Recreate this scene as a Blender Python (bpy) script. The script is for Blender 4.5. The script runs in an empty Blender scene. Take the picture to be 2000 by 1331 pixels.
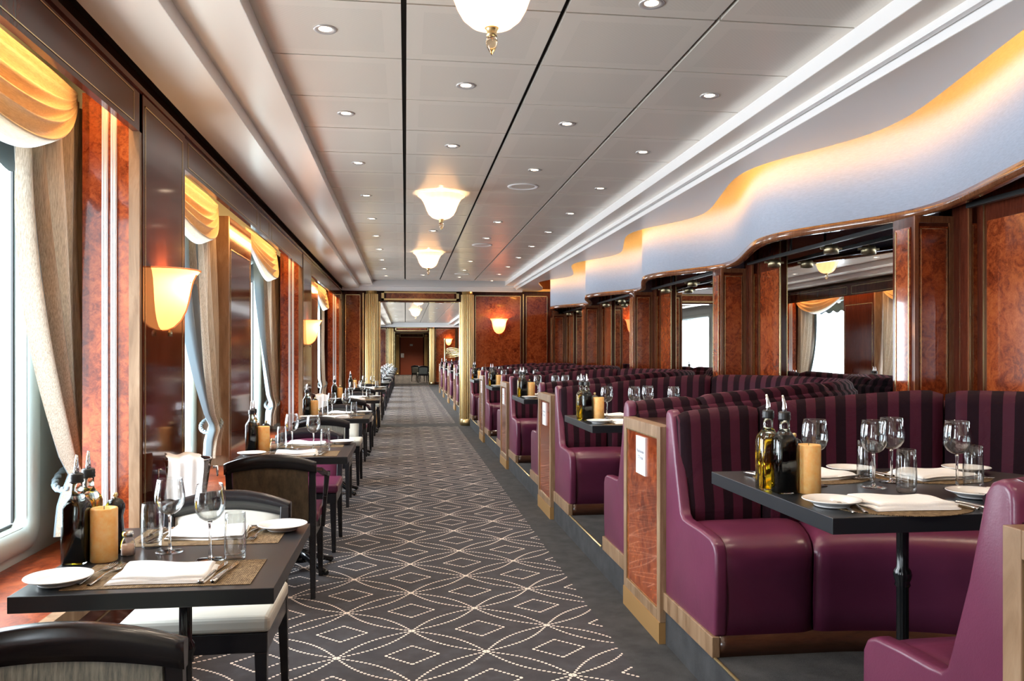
import bpy, math, random
from mathutils import Vector, Matrix
random.seed(7)
PI=math.pi
S=bpy.context.scene; COL=S.collection
# ---------------------------------------------------------------- camera
F=1606.0; YAW=math.atan(208/F)
cd=bpy.data.cameras.new('camera'); cam=bpy.data.objects.new('camera',cd); COL.objects.link(cam)
cam.location=(0,0,1.35); cam.rotation_euler=(PI/2,0,-YAW)
cd.sensor_width=36; cd.lens=36*F/2000; cd.shift_y=(692-665.5)/2000; cd.clip_start=.02; cd.clip_end=200
S.camera=cam
# ---------------------------------------------------------------- world, exposure
W=bpy.data.worlds.new('daylight'); S.world=W; W.use_nodes=True
bg=W.node_tree.nodes['Background']; bg.inputs[0].default_value=(.86,.94,1,1); bg.inputs[1].default_value=2.2
S.view_settings.view_transform='Standard'; S.view_settings.look='None'; S.view_settings.gamma=1
S.view_settings.use_curve_mapping=False; S.view_settings.exposure=0.62
S.cycles.use_denoising=True
S.cycles.max_bounces=14; S.cycles.diffuse_bounces=4; S.cycles.glossy_bounces=5; S.cycles.transmission_bounces=14
S.cycles.transparent_max_bounces=16; S.cycles.caustics_reflective=False; S.cycles.caustics_refractive=False
S.cycles.sample_clamp_indirect=6
DAY=105; SPOT=17; PEND=22; SCON=7
def light(name,kind,loc,energy,color,rot=(0,0,0),**k):
    l=bpy.data.lights.new(name,kind); l.energy=energy; l.color=color
    for a,b in k.items(): setattr(l,a,b)
    o=bpy.data.objects.new(name,l); o.location=loc; o.rotation_euler=rot; COL.objects.link(o); return o
# windows of the left wall: (pane start, pane end)
WIN=[(-3.6,-2.1),(-.9,.75),(2.2,3.83),(4.85,6.6),(7.97,9.5),(10.75,12.4),(13.74,15.2)]
WIN2=[(17.2,19.6),(20.6,23),(24,26.4),(27.4,29.8),(30.8,34.2),(37.5,41),(43,47)]
for a,b in WIN+WIN2:
    light('daylight','AREA',(-2.1,(a+b)/2,1.6),DAY*(b-a)/1.6,(.82,.92,1),(0,-PI/2,0),shape='RECTANGLE',size=1.9,size_y=b-a)
# ---------------------------------------------------------------- node maths
class E:
    def __init__(s,nt,k): s.nt=nt; s.k=k
    def m(s,op,*a,clamp=False):
        n=s.nt.nodes.new('ShaderNodeMath'); n.operation=op; n.use_clamp=clamp
        for i,x in enumerate((s,)+a):
            if isinstance(x,E): s.nt.links.new(x.k,n.inputs[i])
            else: n.inputs[i].default_value=x
        return E(s.nt,n.outputs[0])
    def __add__(s,o): return s.m('ADD',o)
    def __sub__(s,o): return s.m('SUBTRACT',o)
    def __mul__(s,o): return s.m('MULTIPLY',o)
    def __truediv__(s,o): return s.m('DIVIDE',o)
    def abs(s): return s.m('ABSOLUTE')
    def fr(s): return s.m('FRACT')
    def sin(s): return s.m('SINE')
    def rnd(s): return s.m('ROUND')
    def lt(s,o): return s.m('LESS_THAN',o)
    def gt(s,o): return s.m('GREATER_THAN',o)
    def mn(s,o): return s.m('MINIMUM',o)
    def mx(s,o): return s.m('MAXIMUM',o)
def col(c): return tuple(c)+(1,) if len(c)==3 else c
class M:
    def __init__(s,name,base=(.5,.5,.5),rough=.5,metal=0,**k):
        s.m=bpy.data.materials.new(name); s.m.use_nodes=True; s.nt=s.m.node_tree
        s.b=s.nt.nodes['Principled BSDF']; s.set('Base Color',col(base)); s.set('Roughness',rough); s.set('Metallic',metal)
        for a,b in k.items(): s.set(a.replace('_',' '),b)
    def set(s,n,v):
        i=s.b.inputs[n]
        if isinstance(v,E): s.nt.links.new(v.k,i)
        else: i.default_value=v
    def co(s,kind='Object'):
        n=s.nt.nodes.new('ShaderNodeTexCoord'); x=s.nt.nodes.new('ShaderNodeSeparateXYZ'); s.nt.links.new(n.outputs[kind],x.inputs[0])
        s.vec=n.outputs[kind]; return [E(s.nt,x.outputs[i]) for i in range(3)]
    def noise(s,scale,detail=4,rough=.55,sc=(1,1,1),dist=0,kind='Object'):
        t=s.nt.nodes.new('ShaderNodeTexCoord'); mp=s.nt.nodes.new('ShaderNodeMapping'); mp.inputs['Scale'].default_value=sc
        s.nt.links.new(t.outputs[kind],mp.inputs[0])
        n=s.nt.nodes.new('ShaderNodeTexNoise'); n.inputs['Scale'].default_value=scale; n.inputs['Detail'].default_value=detail
        n.inputs['Roughness'].default_value=rough; n.inputs['Distortion'].default_value=dist
        s.nt.links.new(mp.outputs[0],n.inputs['Vector']); return E(s.nt,n.outputs[0])
    def ramp(s,f,stops):
        r=s.nt.nodes.new('ShaderNodeValToRGB'); s.nt.links.new(f.k,r.inputs[0]); e=r.color_ramp.elements
        e[0].position,e[0].color=stops[0][0],col(stops[0][1]); e[1].position,e[1].color=stops[-1][0],col(stops[-1][1])
        for p,c in stops[1:-1]:
            q=e.new(p); q.color=col(c)
        return E(s.nt,r.outputs[0])
    def mix(s,f,a,b):
        n=s.nt.nodes.new('ShaderNodeMix'); n.data_type='RGBA'
        for sock,v in ((n.inputs[0],f),(n.inputs[6],a),(n.inputs[7],b)):
            if isinstance(v,E): s.nt.links.new(v.k,sock)
            else: sock.default_value=v if isinstance(v,(int,float)) else col(v)
        return E(s.nt,n.outputs[2])
    def bump(s,h,strength=.3,dist=.002):
        n=s.nt.nodes.new('ShaderNodeBump'); n.inputs['Strength'].default_value=strength; n.inputs['Distance'].default_value=dist
        s.nt.links.new(h.k,n.inputs['Height']); s.nt.links.new(n.outputs[0],s.b.inputs['Normal'])
def burl(name,stops,sc=(1,1,1),rough=.12,cw=.7):
    a=M(name,rough=rough); n=a.noise(14,7,.7,sc,1.4); f=a.noise(60,3,.6,sc,1.5); g=a.noise(2.2,2,.5,sc)
    a.set('Base Color',a.ramp(n*.5+f*.2+g*.3,stops)); a.set('Coat Weight',cw); a.set('Coat Roughness',.04); return a.m
BURL=burl('orange_burl_veneer',[(.36,(.07,.009,.003)),(.45,(.2,.032,.009)),(.53,(.36,.072,.018)),(.66,(.52,.135,.035))])
BURLS=burl('satin_burl_ledge',[(.36,(.06,.008,.003)),(.45,(.15,.026,.008)),(.53,(.27,.055,.015)),(.66,(.4,.1,.028))],(1,1,1),.3,0); BURLS.node_tree.nodes['Principled BSDF'].inputs['Specular IOR Level'].default_value=.25
DARKW=burl('dark_red_veneer',[(.34,(.04,.009,.004)),(.52,(.09,.02,.01)),(.68,(.15,.034,.016))],(2,2,.22),.09,.0); DARKW.node_tree.nodes['Principled BSDF'].inputs['Specular IOR Level'].default_value=.32
EDGEW=burl('brown_edge_veneer',[(.34,(.1,.03,.012)),(.52,(.2,.075,.032)),(.68,(.3,.12,.055))],(2,2,.3),.15)
PLINTH=burl('dark_oak_plinth',[(.34,(.035,.012,.006)),(.52,(.08,.028,.013)),(.68,(.13,.05,.025))],(.3,.3,2),.3)
def pale():
    a=M('pale_grey_oak',rough=.35); n=a.noise(11,6,.65,(1.5,1.5,.25),.6)
    a.set('Base Color',a.ramp(n,[(.3,(.16,.088,.042)),(.55,(.28,.175,.1)),(.75,(.4,.28,.18))])); return a.m
PALE=pale()
BRASS=M('brushed_brass',(.74,.56,.28),.36,1).m
BRASSL=M('pale_brass_inlay',(.8,.66,.36),.22,1).m
ANTQ=M('antique_brass',(.34,.28,.17),.35,1).m
CHROME=M('chrome',(.82,.82,.84),.08,1).m
STEEL=M('polished_steel',(.7,.68,.66),.16,1).m
MIRROR=M('mirror_glass',(.82,.83,.84),.0,1).m
ALU=M('white_aluminium_strip',(.85,.85,.88),.25,.3).m
BLACKW=M('black_stained_wood',(.010,.0095,.012),.27,Coat_Weight=.3,Coat_Roughness=.2).m
BLACKG=M('black_gloss_iron',(.008,.009,.01),.14).m
TOP=M('charcoal_laminate',(.013,.015,.019),.3).m
VOID=M('dark_void',(.012,.009,.007),.9).m
CREAMW=M('cream_plaster',(.6,.52,.4),.5).m
SURR=M('pale_green_window_surround',(.42,.5,.48),.35).m
WHITEP=M('white_lacquer_panel',(.86,.78,.68),.22,.15).m
WHITER=M('white_riser',(.86,.83,.81),.45).m
CREAML=M('cream_leather',(.62,.6,.53),.38).m
CERAM=M('white_china',(.84,.82,.8),.12).m
BLACKP=M('black_plastic',(.012,.012,.012),.4).m
SIGN=M('white_sign_plate',(.82,.83,.86),.35).m
INK=M('dark_blue_ink',(.05,.05,.1),.6).m
DOORM=M('rust_red_door',(.34,.07,.03),.5).m
def leather():
    a=M('plum_leather',rough=.3); n=a.noise(3,3); a.set('Base Color',a.ramp(n,[(.3,(.105,.018,.048)),(.7,(.142,.027,.066))]))
    a.bump(a.noise(260,2)+a.noise(30,3,.6)*2,.12,.002); return a.m
PLUM=leather()
def velvet():
    a=M('striped_plum_velvet',rough=.75); u,v,w=a.co('UV'); st=(u*7.6).fr().gt(.5)
    n=a.noise(9,4,.6,(1,1,1),.8)
    a.set('Base Color',a.mix(st,(.010,.0016,.005),(.052,.0075,.019))); a.set('Roughness',st*-.22+.8)
    a.set('Sheen Weight',st*.12); a.set('Specular IOR Level',.15); a.set('Sheen Roughness',.4); a.set('Sheen Tint',(.8,.2,.3,1)); a.bump(n,.5,.012); return a.m
VELVET=velvet()
def cloth(name,c1,c2,sc,scale=40,rough=.85,sheen=.2,trans=0,kind='Object'):
    a=M(name,rough=rough); n=a.noise(scale,4,.7,sc,0,kind); a.set('Base Color',a.ramp(n,[(.32,c1),(.68,c2)]))
    a.set('Sheen Weight',sheen); a.bump(n,.25,.002)
    if trans:
        nt=a.nt; t=nt.nodes.new('ShaderNodeBsdfTranslucent'); t.inputs[0].default_value=col(c2); mx=nt.nodes.new('ShaderNodeMixShader'); mx.inputs[0].default_value=trans
        nt.links.new(a.b.outputs[0],mx.inputs[1]); nt.links.new(t.outputs[0],mx.inputs[2]); nt.links.new(mx.outputs[0],nt.nodes['Material Output'].inputs[0])
    return a.m
CURT=cloth('slubbed_beige_silk',(.26,.20,.14),(.66,.58,.47),(5,5,.06),70,.6,.3,.1)
SWAG=cloth('gold_beige_silk',(.6,.46,.27),(.82,.68,.46),(6,.5,6),40,.55,.3,.03)
LINING=M('blue_grey_satin',(.2,.27,.31),.35,Sheen_Weight=.3).m
BLIND=M('slate_blind',(.09,.13,.15),.5).m
FASC=cloth('pale_blue_fabric_fascia',(.42,.465,.56),(.52,.565,.67),(.6,.6,6),40,.75,.1)
FABG=cloth('grey_gold_ribbed_fabric',(.12,.13,.12),(.34,.33,.27),(1,1,.05),150,.8,.2)
FABB=cloth('dark_brown_chenille',(.05,.033,.018),(.12,.085,.045),(1,1,.4),30,.85,.2)
NAPK=cloth('white_linen',(.88,.86,.85),(.94,.92,.91),(1,1,1),200,.8,.1)
def weave():
    a=M('woven_brown_vinyl',rough=.8,Specular_IOR_Level=.15); x,y,z=a.co(); n=a.noise(70,3)
    k=((x*900).sin()*(y*900).sin())*.5+.5
    k=((x*1250).sin().mx((y*1250).sin()))*.5+.5; h=a.noise(30,2,.5,(14,1,1)); a.set('Base Color',a.ramp(k*.35+n*.35+h*.3,[(.35,(.025,.015,.009)),(.55,(.12,.072,.038)),(.75,(.4,.28,.15))])); a.bump(k,.6,.001); return a.m
WEAVE=weave()
def candle():
    a=M('orange_wax',rough=.45); n=a.noise(40,5,.65); a.set('Base Color',a.ramp(n,[(.3,(1,.47,.12)),(.7,(1,.66,.28))]))
    a.set('Subsurface Weight',.25); a.set('Subsurface Radius',(.03,.012,.004)); a.set('Subsurface Scale',.6); return a.m
WAX=candle()
def carpet(patterned):
    a=M('patterned_carpet' if patterned else 'plain_charcoal_carpet',rough=.95); x,y,z=a.co()
    n=a.noise(9,4,.6); g=a.noise(420,2)
    base=a.ramp(n*.6+g*.4,[(.3,(.022,.023,.028)),(.5,(.037,.033,.037)),(.7,(.058,.06,.07))]) if patterned else a.ramp(n*.35+g*.65,[(.38,(.012,.013,.015)),(.62,(.06,.06,.062))])
    if not patterned:
        a.set('Base Color',base); a.bump(g,.5,.003); return a.m
    p=(x-.03)/.3335; q=(y-4.037)/.321; u=(p+q)*.5; v=(p-q)*.5; L=.463; NN=21.0; R=.0064
    def dots(du,dv): return (du*du+dv*dv).lt(R*R)
    def fam(u,v):
        vr=(v-v.rnd()).abs(); fu=u.fr(); d=(vr-(fu*PI).sin()*.1).abs()*L
        return dots(((u*NN).fr()-.5)*(L/NN*.8),d)
    aa=(u.fr()-.5).abs(); bb=(v.fr()-.5).abs(); mx=aa.mx(bb); mi=aa.mn(bb)
    dia=dots(((mi*NN).fr()-.5)*(L/NN*.8),(mx-.178)*L)
    mask=fam(u,v).mx(fam(v,u)).mx(dia)
    a.set('Base Color',a.mix(mask,base,(.74,.64,.56))); a.bump(g,.4,.002); return a.m
CARP=carpet(True); PLAINC=carpet(False)
def tile():
    a=M('perforated_metal_tile',rough=.24,metal=.22); x,y,z=a.co()
    k=((x*320).sin()*(y*320).sin())
    fx=((x+.01)/.637).fr(); fy=((y-3.82)/.605).fr()
    ins=fx.gt(.13)*fx.lt(.87)*fy.gt(.12)*fy.lt(.88)
    a.set('Base Color',a.mix(ins*(k*.25+.45),(.74,.67,.58),(.66,.595,.515))); return a.m
TILE=tile()
def glassm(name,colr=(1,1,1),rough=0,ior=1.45): return M(name,colr,rough,0,Transmission_Weight=1.0,IOR=ior).m
GLASS=glassm('clear_glass')
GREENG=glassm('pale_green_bottle_glass',(.88,.98,.93))
OIL=glassm('olive_oil',(.75,.5,.02),0,1.4); VINE=M('dark_vinegar',(.006,.003,.002),.05).m
SALT=M('pink_salt',(.75,.5,.38),.7).m
def thinglass():
    a=M('thin_clear_glass'); nt=a.nt; t=nt.nodes.new('ShaderNodeBsdfTransparent'); t.inputs[0].default_value=(.96,.97,.97,1); g=nt.nodes.new('ShaderNodeBsdfGlossy'); g.inputs['Roughness'].default_value=.01
    f=nt.nodes.new('ShaderNodeLayerWeight'); f.inputs[0].default_value=.5; q=E(nt,f.outputs['Facing']); q=q*q; nt.links.new(E(nt,(q*q).k).k,nt.nodes.new('ShaderNodeMix').inputs[0])
    mm=nt.nodes[-1]; mm.data_type='RGBA'; nt.links.new((q*q*.95).k,mm.inputs[0]); mm.inputs[6].default_value=(.95,.96,.96,1); mm.inputs[7].default_value=(.12,.13,.14,1); nt.links.new(mm.outputs[2],t.inputs[0]); q=q*.55+.07
    m=nt.nodes.new('ShaderNodeMixShader'); nt.links.new(q.k,m.inputs[0])
    nt.links.new(t.outputs[0],m.inputs[1]); nt.links.new(g.outputs[0],m.inputs[2]); nt.links.new(m.outputs[0],nt.nodes['Material Output'].inputs[0]); return a.m
THIN=thinglass()
def pane():
    a=M('window_glass'); nt=a.nt; t=nt.nodes.new('ShaderNodeBsdfTransparent'); g=nt.nodes.new('ShaderNodeBsdfGlossy'); g.inputs['Roughness'].default_value=.02
    m=nt.nodes.new('ShaderNodeMixShader'); m.inputs[0].default_value=.06
    nt.links.new(t.outputs[0],m.inputs[1]); nt.links.new(g.outputs[0],m.inputs[2]); nt.links.new(m.outputs[0],nt.nodes['Material Output'].inputs[0]); return a.m
PANE=pane()
def emis(name,c,s,base=(.8,.8,.8)): return M(name,base,.4,Emission_Color=col(c),Emission_Strength=s).m
BULB=emis('lit_bulb',(1,.74,.5),9)
COVE=emis('amber_cove_tube',(1,.44,.07),17)
WCOVE=emis('warm_window_cove_tube',(1,.5,.16),34)
def lampglass(name,c,s):
    a=M(name,(.9,.75,.5),.25); x,y,z=a.co(); k=((x*0+z*120+x*60).sin()*(z*120-x*60).sin())*.15+.9
    a.set('Emission Color',col(c)); a.set('Emission Strength',k*s); a.set('Roughness',.2)
    nt=a.nt; t=nt.nodes.new('ShaderNodeBsdfTranslucent'); t.inputs[0].default_value=(1,.6,.32,1); mx=nt.nodes.new('ShaderNodeMixShader'); mx.inputs[0].default_value=.55
    nt.links.new(a.b.outputs[0],mx.inputs[1]); nt.links.new(t.outputs[0],mx.inputs[2]); nt.links.new(mx.outputs[0],nt.nodes['Material Output'].inputs[0]); return a.m
SHADE=lampglass('lit_amber_ribbed_glass',(1,.42,.15),.3)
SHADEP=lampglass('lit_cream_ribbed_glass',(1,.7,.36),1.2)
AMBER=glassm('pale_amber_crystal',(1,.8,.55),.05)
# ---------------------------------------------------------------- mesh builder
class B:
    def __init__(s): s.v=[]; s.f=[]; s.uv={}; s.sm=set()
    def quadgrid(s,P,cu=False,cv=False,uv=None,smooth=True,flip=False):
        n=len(P); m=len(P[0]); o=len(s.v)
        for r in P: s.v+= [tuple(q) for q in r]
        for i in range(n if cu else n-1):
            for j in range(m if cv else m-1):
                i2=(i+1)%n; j2=(j+1)%m
                f=[o+i*m+j,o+i2*m+j,o+i2*m+j2,o+i*m+j2]
                if uv: 
                    t=[uv[i][j],uv[i2][j],uv[i2][j2],uv[i][j2]]
                    s.uv[len(s.f)]=t[::-1] if flip else t
                if smooth: s.sm.add(len(s.f))
                s.f.append(tuple(f[::-1] if flip else f))
        return s
    def box(s,x0,y0,z0,x1,y1,z1):
        o=len(s.v); s.v+=[(x,y,z) for z in(z0,z1) for y in(y0,y1) for x in(x0,x1)]
        for f in((0,2,3,1),(4,5,7,6),(0,1,5,4),(2,6,7,3),(0,4,6,2),(1,3,7,5)): s.f.append(tuple(o+i for i in f))
        return s
    def bar(s,p,q,w,h=None,w2=None,h2=None,up=(0,0,1)):
        h=h or w; w2=w2 or w; h2=h2 or h; p=Vector(p); q=Vector(q); d=(q-p).normalized()
        a=d.cross(Vector(up)); a=a.normalized() if a.length>1e-4 else Vector((1,0,0)); b=a.cross(d).normalized(); o=len(s.v)
        for c,ww,hh in((p,w,h),(q,w2,h2)):
            for i,j in((-1,-1),(1,-1),(1,1),(-1,1)): s.v.append(tuple(c+a*ww/2*i+b*hh/2*j))
        for f in((0,1,2,3),(7,6,5,4),(0,4,5,1),(1,5,6,2),(2,6,7,3),(3,7,4,0)): s.f.append(tuple(o+i for i in f))
        return s
    def lathe(s,prof,n=24,c=(0,0),a0=0,a1=2*PI,sx=1,sy=1,flute=0,fn=0):
        full=abs(a1-a0-2*PI)<1e-6; P=[]
        for i in range(n if full else n+1):
            t=a0+(a1-a0)*i/n; k=1-flute*(abs(math.sin(t*fn/2))) if flute else 1
            P.append([(c[0]+r*k*math.cos(t)*sx,c[1]+r*k*math.sin(t)*sy,z) for r,z in prof])
        return s.quadgrid(P,cu=full)
    def tube(s,pts,r,n=8,closed=False):
        P=[]; N=len(pts); pts=[Vector(p) for p in pts]
        rr=r if isinstance(r,(list,tuple)) else [r]*N; prev=None
        for i,p in enumerate(pts):
            d=(pts[(i+1)%N]-pts[i-1]) if closed else (pts[min(i+1,N-1)]-pts[max(i-1,0)]); d.normalize()
            if prev is None: a=d.orthogonal().normalized()
            else:
                a=prev-d*prev.dot(d); a.normalize()
            prev=a; b=d.cross(a)
            P.append([p+(a*math.cos(2*PI*k/n)+b*math.sin(2*PI*k/n))*rr[i] for k in range(n)])
        s.quadgrid(P,cu=closed,cv=True)
        if not closed:
            o=len(s.v)-N*n; s.f.append(tuple(o+k for k in range(n))[::-1]); s.f.append(tuple(o+(N-1)*n+k for k in range(n)))
        return s
    def prism(s,pts,axis,a,b):
        def mk(p,t): return {'x':(t,p[0],p[1]),'y':(p[0],t,p[1]),'z':(p[0],p[1],t)}[axis]
        o=len(s.v); n=len(pts); s.v+=[mk(p,a) for p in pts]+[mk(p,b) for p in pts]
        s.f.append(tuple(o+i for i in range(n))[::-1]); s.f.append(tuple(o+n+i for i in range(n)))
        for i in range(n): j=(i+1)%n; s.f.append((o+i,o+j,o+n+j,o+n+i))
        return s
    def mesh(s,name,mat,bev=0,fix=True,seg=2):
        import bmesh
        me=bpy.data.meshes.new(name); me.from_pydata(s.v,[],s.f)
        if s.uv:
            l=me.uv_layers.new(name='UVMap')
            for p in me.polygons:
                for k,li in enumerate(p.loop_indices): l.data[li].uv=(s.uv.get(p.index) or [(0,0)]*999)[k]
        for p in me.polygons: p.use_smooth=p.index in s.sm
        bm=bmesh.new(); bm.from_mesh(me)
        if s.sm and len(s.sm)==len(s.f) and not s.uv: bmesh.ops.remove_doubles(bm,verts=bm.verts,dist=1e-6)
        if bev:
            ed=[e for e in bm.edges if len(e.link_faces)==2 and e.calc_face_angle(0)>.6 and not all(f.smooth for f in e.link_faces)]
            if ed: bmesh.ops.bevel(bm,geom=ed,offset=bev,segments=seg,profile=.5,affect='EDGES',clamp_overlap=True)
        if fix: bmesh.ops.recalc_face_normals(bm,faces=bm.faces)
        bm.to_mesh(me); bm.free(); me.materials.append(mat); return me
# ---------------------------------------------------------------- object helpers
def tag(o,label,cat,group=None,kind=None):
    if label: o['label']=label
    if cat: o['category']=cat
    if group: o['group']=group
    if kind: o['kind']=kind
    return o
def link(name,data,parent=None,loc=(0,0,0),rz=0):
    o=bpy.data.objects.new(name,data); COL.objects.link(o); o.location=loc; o.rotation_euler=(0,0,rz)
    if parent: o.parent=parent
    return o
def struct(name,b,mat,parent=None,bev=0,label=None):
    o=link(name,b.mesh(name,mat,bev),parent)
    if not parent: o['kind']='structure'
    return o
def inst(name,spec,loc,label,cat,group=None,rz=0,bare=False):
    """spec: a mesh, or a list of (part name, mesh, index of its own parent or None, label or None)"""
    if not isinstance(spec,list): return tag(link(name,spec,None,loc,rz),label,cat,group)
    if bare:
        spec=[q for q in spec if q[2] is None]
    r=tag(link(name,None,None,loc,rz),label,cat,group); r.empty_display_size=.1; ob=[]
    for n,me,pi,lb in spec:
        c=link(n,me,r if pi is None else ob[pi]); ob.append(c)
        if lb: c['label']=lb
    return r
ORD=['first','second','third','fourth','fifth','sixth','seventh','eighth','ninth','tenth','eleventh','twelfth','thirteenth','fourteenth','fifteenth','sixteenth']
# ================================================================ FLOOR
YB=-4.2; Y1=15.69; Y2=36.6; Y3=54.2
struct('floor',B().box(-1.7,YB,-.1,.97,15.35,0).box(-1.7,16.05,-.1,.97,36.3,0).box(-1.7,37,-.1,2.8,Y3,0),CARP)
fl=struct('floor',B().box(.97,YB,-.1,1.2,15.35,0).box(-1.7,15.35,-.1,3.4,16.05,0).box(.97,16.05,-.1,1.2,36.3,0).box(1.2,28.9,-.1,3.4,36.3,0).box(-1.7,36.3,-.1,3.4,37,0),PLAINC)
PLZ=.16
struct('floor',B().box(1.2,YB,0,3.4,15.5,PLZ).box(1.2,16.1,0,3.4,28.9,PLZ),PLAINC)
# ================================================================ CEILING
b=B()
XC=[(-.6,-.018),(.004,.612),(.634,1.252),(1.272,1.862)]
def tiles(b,ya,yb):
    y=3.82-.605*20
    while y<yb:
        if y+.605>ya:
            for x0,x1 in XC: b.box(x0,max(y+.006,ya),2.71,x1,min(y+.600,yb),2.73)
        y+=.605
tiles(b,YB,15.2); tiles(b,16.3,36.0)
struct('ceiling',b,TILE)
b=B()
for ya,yb in((YB,15.35),(16.2,36.2)):
    b.box(-1.12,ya,2.565,-.845,yb,2.60); b.box(-.845,ya,2.636,-.6,yb,2.66)
    b.box(1.862,ya,2.636,2.07,yb,2.66)
struct('ceiling',b,WHITEP)
b=B()
for ya,yb in((YB,15.35),(16.2,36.2)):
    b.box(-.848,ya,2.566,-.843,yb,2.66); b.box(-.603,ya,2.637,-.598,yb,2.74); b.box(1.859,ya,2.637,1.864,yb,2.74); b.box(2.067,ya,2.566,2.072,yb,2.66)
struct('ceiling',b,WHITER)
struct('ceiling',B().box(-1.16,15.35,2.6,2.2,15.47,2.75).box(-1.16,15.45,2.53,2.2,15.55,2.62).box(-1.16,36.2,2.6,3.2,36.32,2.75).box(-1.16,36.3,2.53,3.2,36.4,2.62),WHITER)
struct('ceiling',B().box(-1.75,YB,2.95,3.4,Y2+.5,3.0),VOID)
struct('ceiling',B().box(-.6,YB,2.74,1.86,Y2,2.76),VOID)
struct('ceiling',B().box(-1.2,YB,2.62,-1.0,Y1,2.64),M('brown_slot',(.07,.04,.02),.7).m)
struct('ceiling',B().box(-1.75,37,2.7,3.4,Y3,2.75),WHITEP)
# wavy soffit and fascia over the booths
PER=2.82
def xs(y): return 2.40+.15*math.cos(2*PI*(y-3.95)/PER)+.02*math.sin(4*PI*(y-3.95)/PER)
def xf(y): return 2.655+.175*math.cos(2*PI*(y-4.10)/PER)+.02*math.sin(4*PI*(y-4.1)/PER)
ys=[YB+(15.6-YB)*i/420 for i in range(421)]
b=B(); b.quadgrid([[(2.07,y,2.59),(2.07,y,2.565),(xs(y),y,2.565),(xs(y),y,2.59),(2.07,y,2.59)] for y in ys],smooth=False)
struct('ceiling',b,WHITEP)
struct('ceiling',B().box(1.9,YB,2.88,3.35,15.69,2.9).box(2.02,YB,2.6,2.05,15.69,2.88),WHITER)
def ribbon(x,y0,y1,z0,z1,th,mat,name,n=420):
    yy=[y0+(y1-y0)*i/n for i in range(n+1)]; P=[]
    for y in yy:
        d=(x(y+.01)-x(y-.01))/.02; l=math.hypot(1,d); nx,ny=1/l,-d/l
        P.append([(x(y),y,z0),(x(y),y,z1),(x(y)+nx*th,y+ny*th,z1),(x(y)+nx*th,y+ny*th,z0),(x(y),y,z0)])
    b=B()
    for k in range(4): b.quadgrid([[r[k],r[k+1]] for r in P])
    return b.mesh(name,mat)
fa=tag(link('wavy_fascia',ribbon(xf,YB,15.66,2.165,2.878,.03,FASC,'fascia')),'long wavy pale blue-grey fabric fascia hanging above the booths','fascia')
tr=link('wooden_trim',ribbon(lambda y:xf(y)-.012,YB,15.66,2.12,2.165,.055,EDGEW,'trim'),fa)
tag(link('cove_lamp',ribbon(lambda y:xs(y)-.05,YB,15.6,2.6,2.62,.02,COVE,'cove')),'amber cove light tube running behind the wavy ceiling edge above the booths','lamp')
struct('ceiling',B().box(2.90,YB,2.42,3.12,15.66,2.44),WHITER)
# ================================================================ FAR PARTITIONS
def frame_lines(b,x0,x1,z0,z1,y,w=.012,t=.006):
    for a in((x0,z0,x0+w,z1),(x1-w,z0,x1,z1),(x0,z0,x1,z0+w),(x0,z1-w,x1,z1)): b.box(a[0],y-t,a[1],a[2],y,a[3])
def partition(Y,tagno):
    w=struct('wall_far_%s'%tagno,B().box(-1.7,Y,0,-.5,Y+.25,2.9).box(1.06,Y,0,3.3,Y+.25,2.9).box(-.5,Y,2.34,1.06,Y+.25,2.9),DARKW)
    b=B()
    for x0,x1 in((-1.12,-.84),(1.32,2.2),(2.3,2.72)): b.box(x0,Y-.012,.1,x1,Y-.001,2.47)
    b.box(-.36,Y-.03,2.4,.92,Y-.02,2.5)
    link('burl_panel',b.mesh('burl_panel',BURL),w)
    b=B()
    for x0,x1 in((-1.12,-.84),(1.32,2.2),(2.3,2.72)): frame_lines(b,x0,x1,.1,2.47,Y-.012)
    b.box(-.45,Y-.045,2.365,1.01,Y-.001,2.4); b.box(-.45,Y-.045,2.5,1.01,Y-.001,2.535); b.box(-.45,Y-.045,2.365,-.4,Y-.001,2.535); b.box(.96,Y-.045,2.365,1.01,Y-.001,2.535)
    b.box(-.5,Y-.02,0,-.47,Y+.27,2.34); b.box(1.03,Y-.02,0,1.06,Y+.27,2.34); b.box(2.24,Y-.02,.1,2.26,Y-.001,2.5); b.box(-.8,Y-.02,0,-.775,Y-.001,2.5)
    link('brass_moulding',b.mesh('brass_moulding',BRASSL),w)
    link('cornice',B().box(-1.16,Y-.05,2.555,3.2,Y-.001,2.6).mesh('cornice',BRASS),w)
    return w
partition(Y1,'1'); partition(Y2,'2')
colp=B(); N=200; prof=[]
for i in range(N):
    t=2*PI*i/N; r=.102+.022*abs(math.cos(t*10))**.7; prof.append((r*math.cos(t),r*math.sin(t)))
colp.prism(prof,'z',.12,2.47)
COLM=[('shaft',colp.mesh('shaft',BRASS),None,None),
 ('base',B().lathe([(0,0),(.135,0),(.135,.07),(.128,.1),(.118,.13),(0,.13)],40).mesh('base',BRASS),None,None),
 ('capital',B().lathe([(0,2.45),(.1,2.45),(.1,2.59),(.12,2.6),(0,2.6)],40).mesh('capital',BRASS),None,None)]
for x,y,l in((-.63,Y1-.12,'fluted brass column on the left of the first opening'),(1.165,Y1-.12,'fluted brass column on the right of the first opening, beside the booths'),
  (-.63,Y2-.12,'fluted brass column left of the second opening, down the far room'),(1.165,Y2-.12,'fluted brass column right of the second opening, by the far wall lamp'),
  (-.52,53.6,'narrow-looking brass column left of the red door'),(1.33,53.6,'narrow-looking brass column right of the red door')):
    inst('fluted_column',COLM,(x,y,0),l,'column','fluted brass columns flanking the openings')
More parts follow.
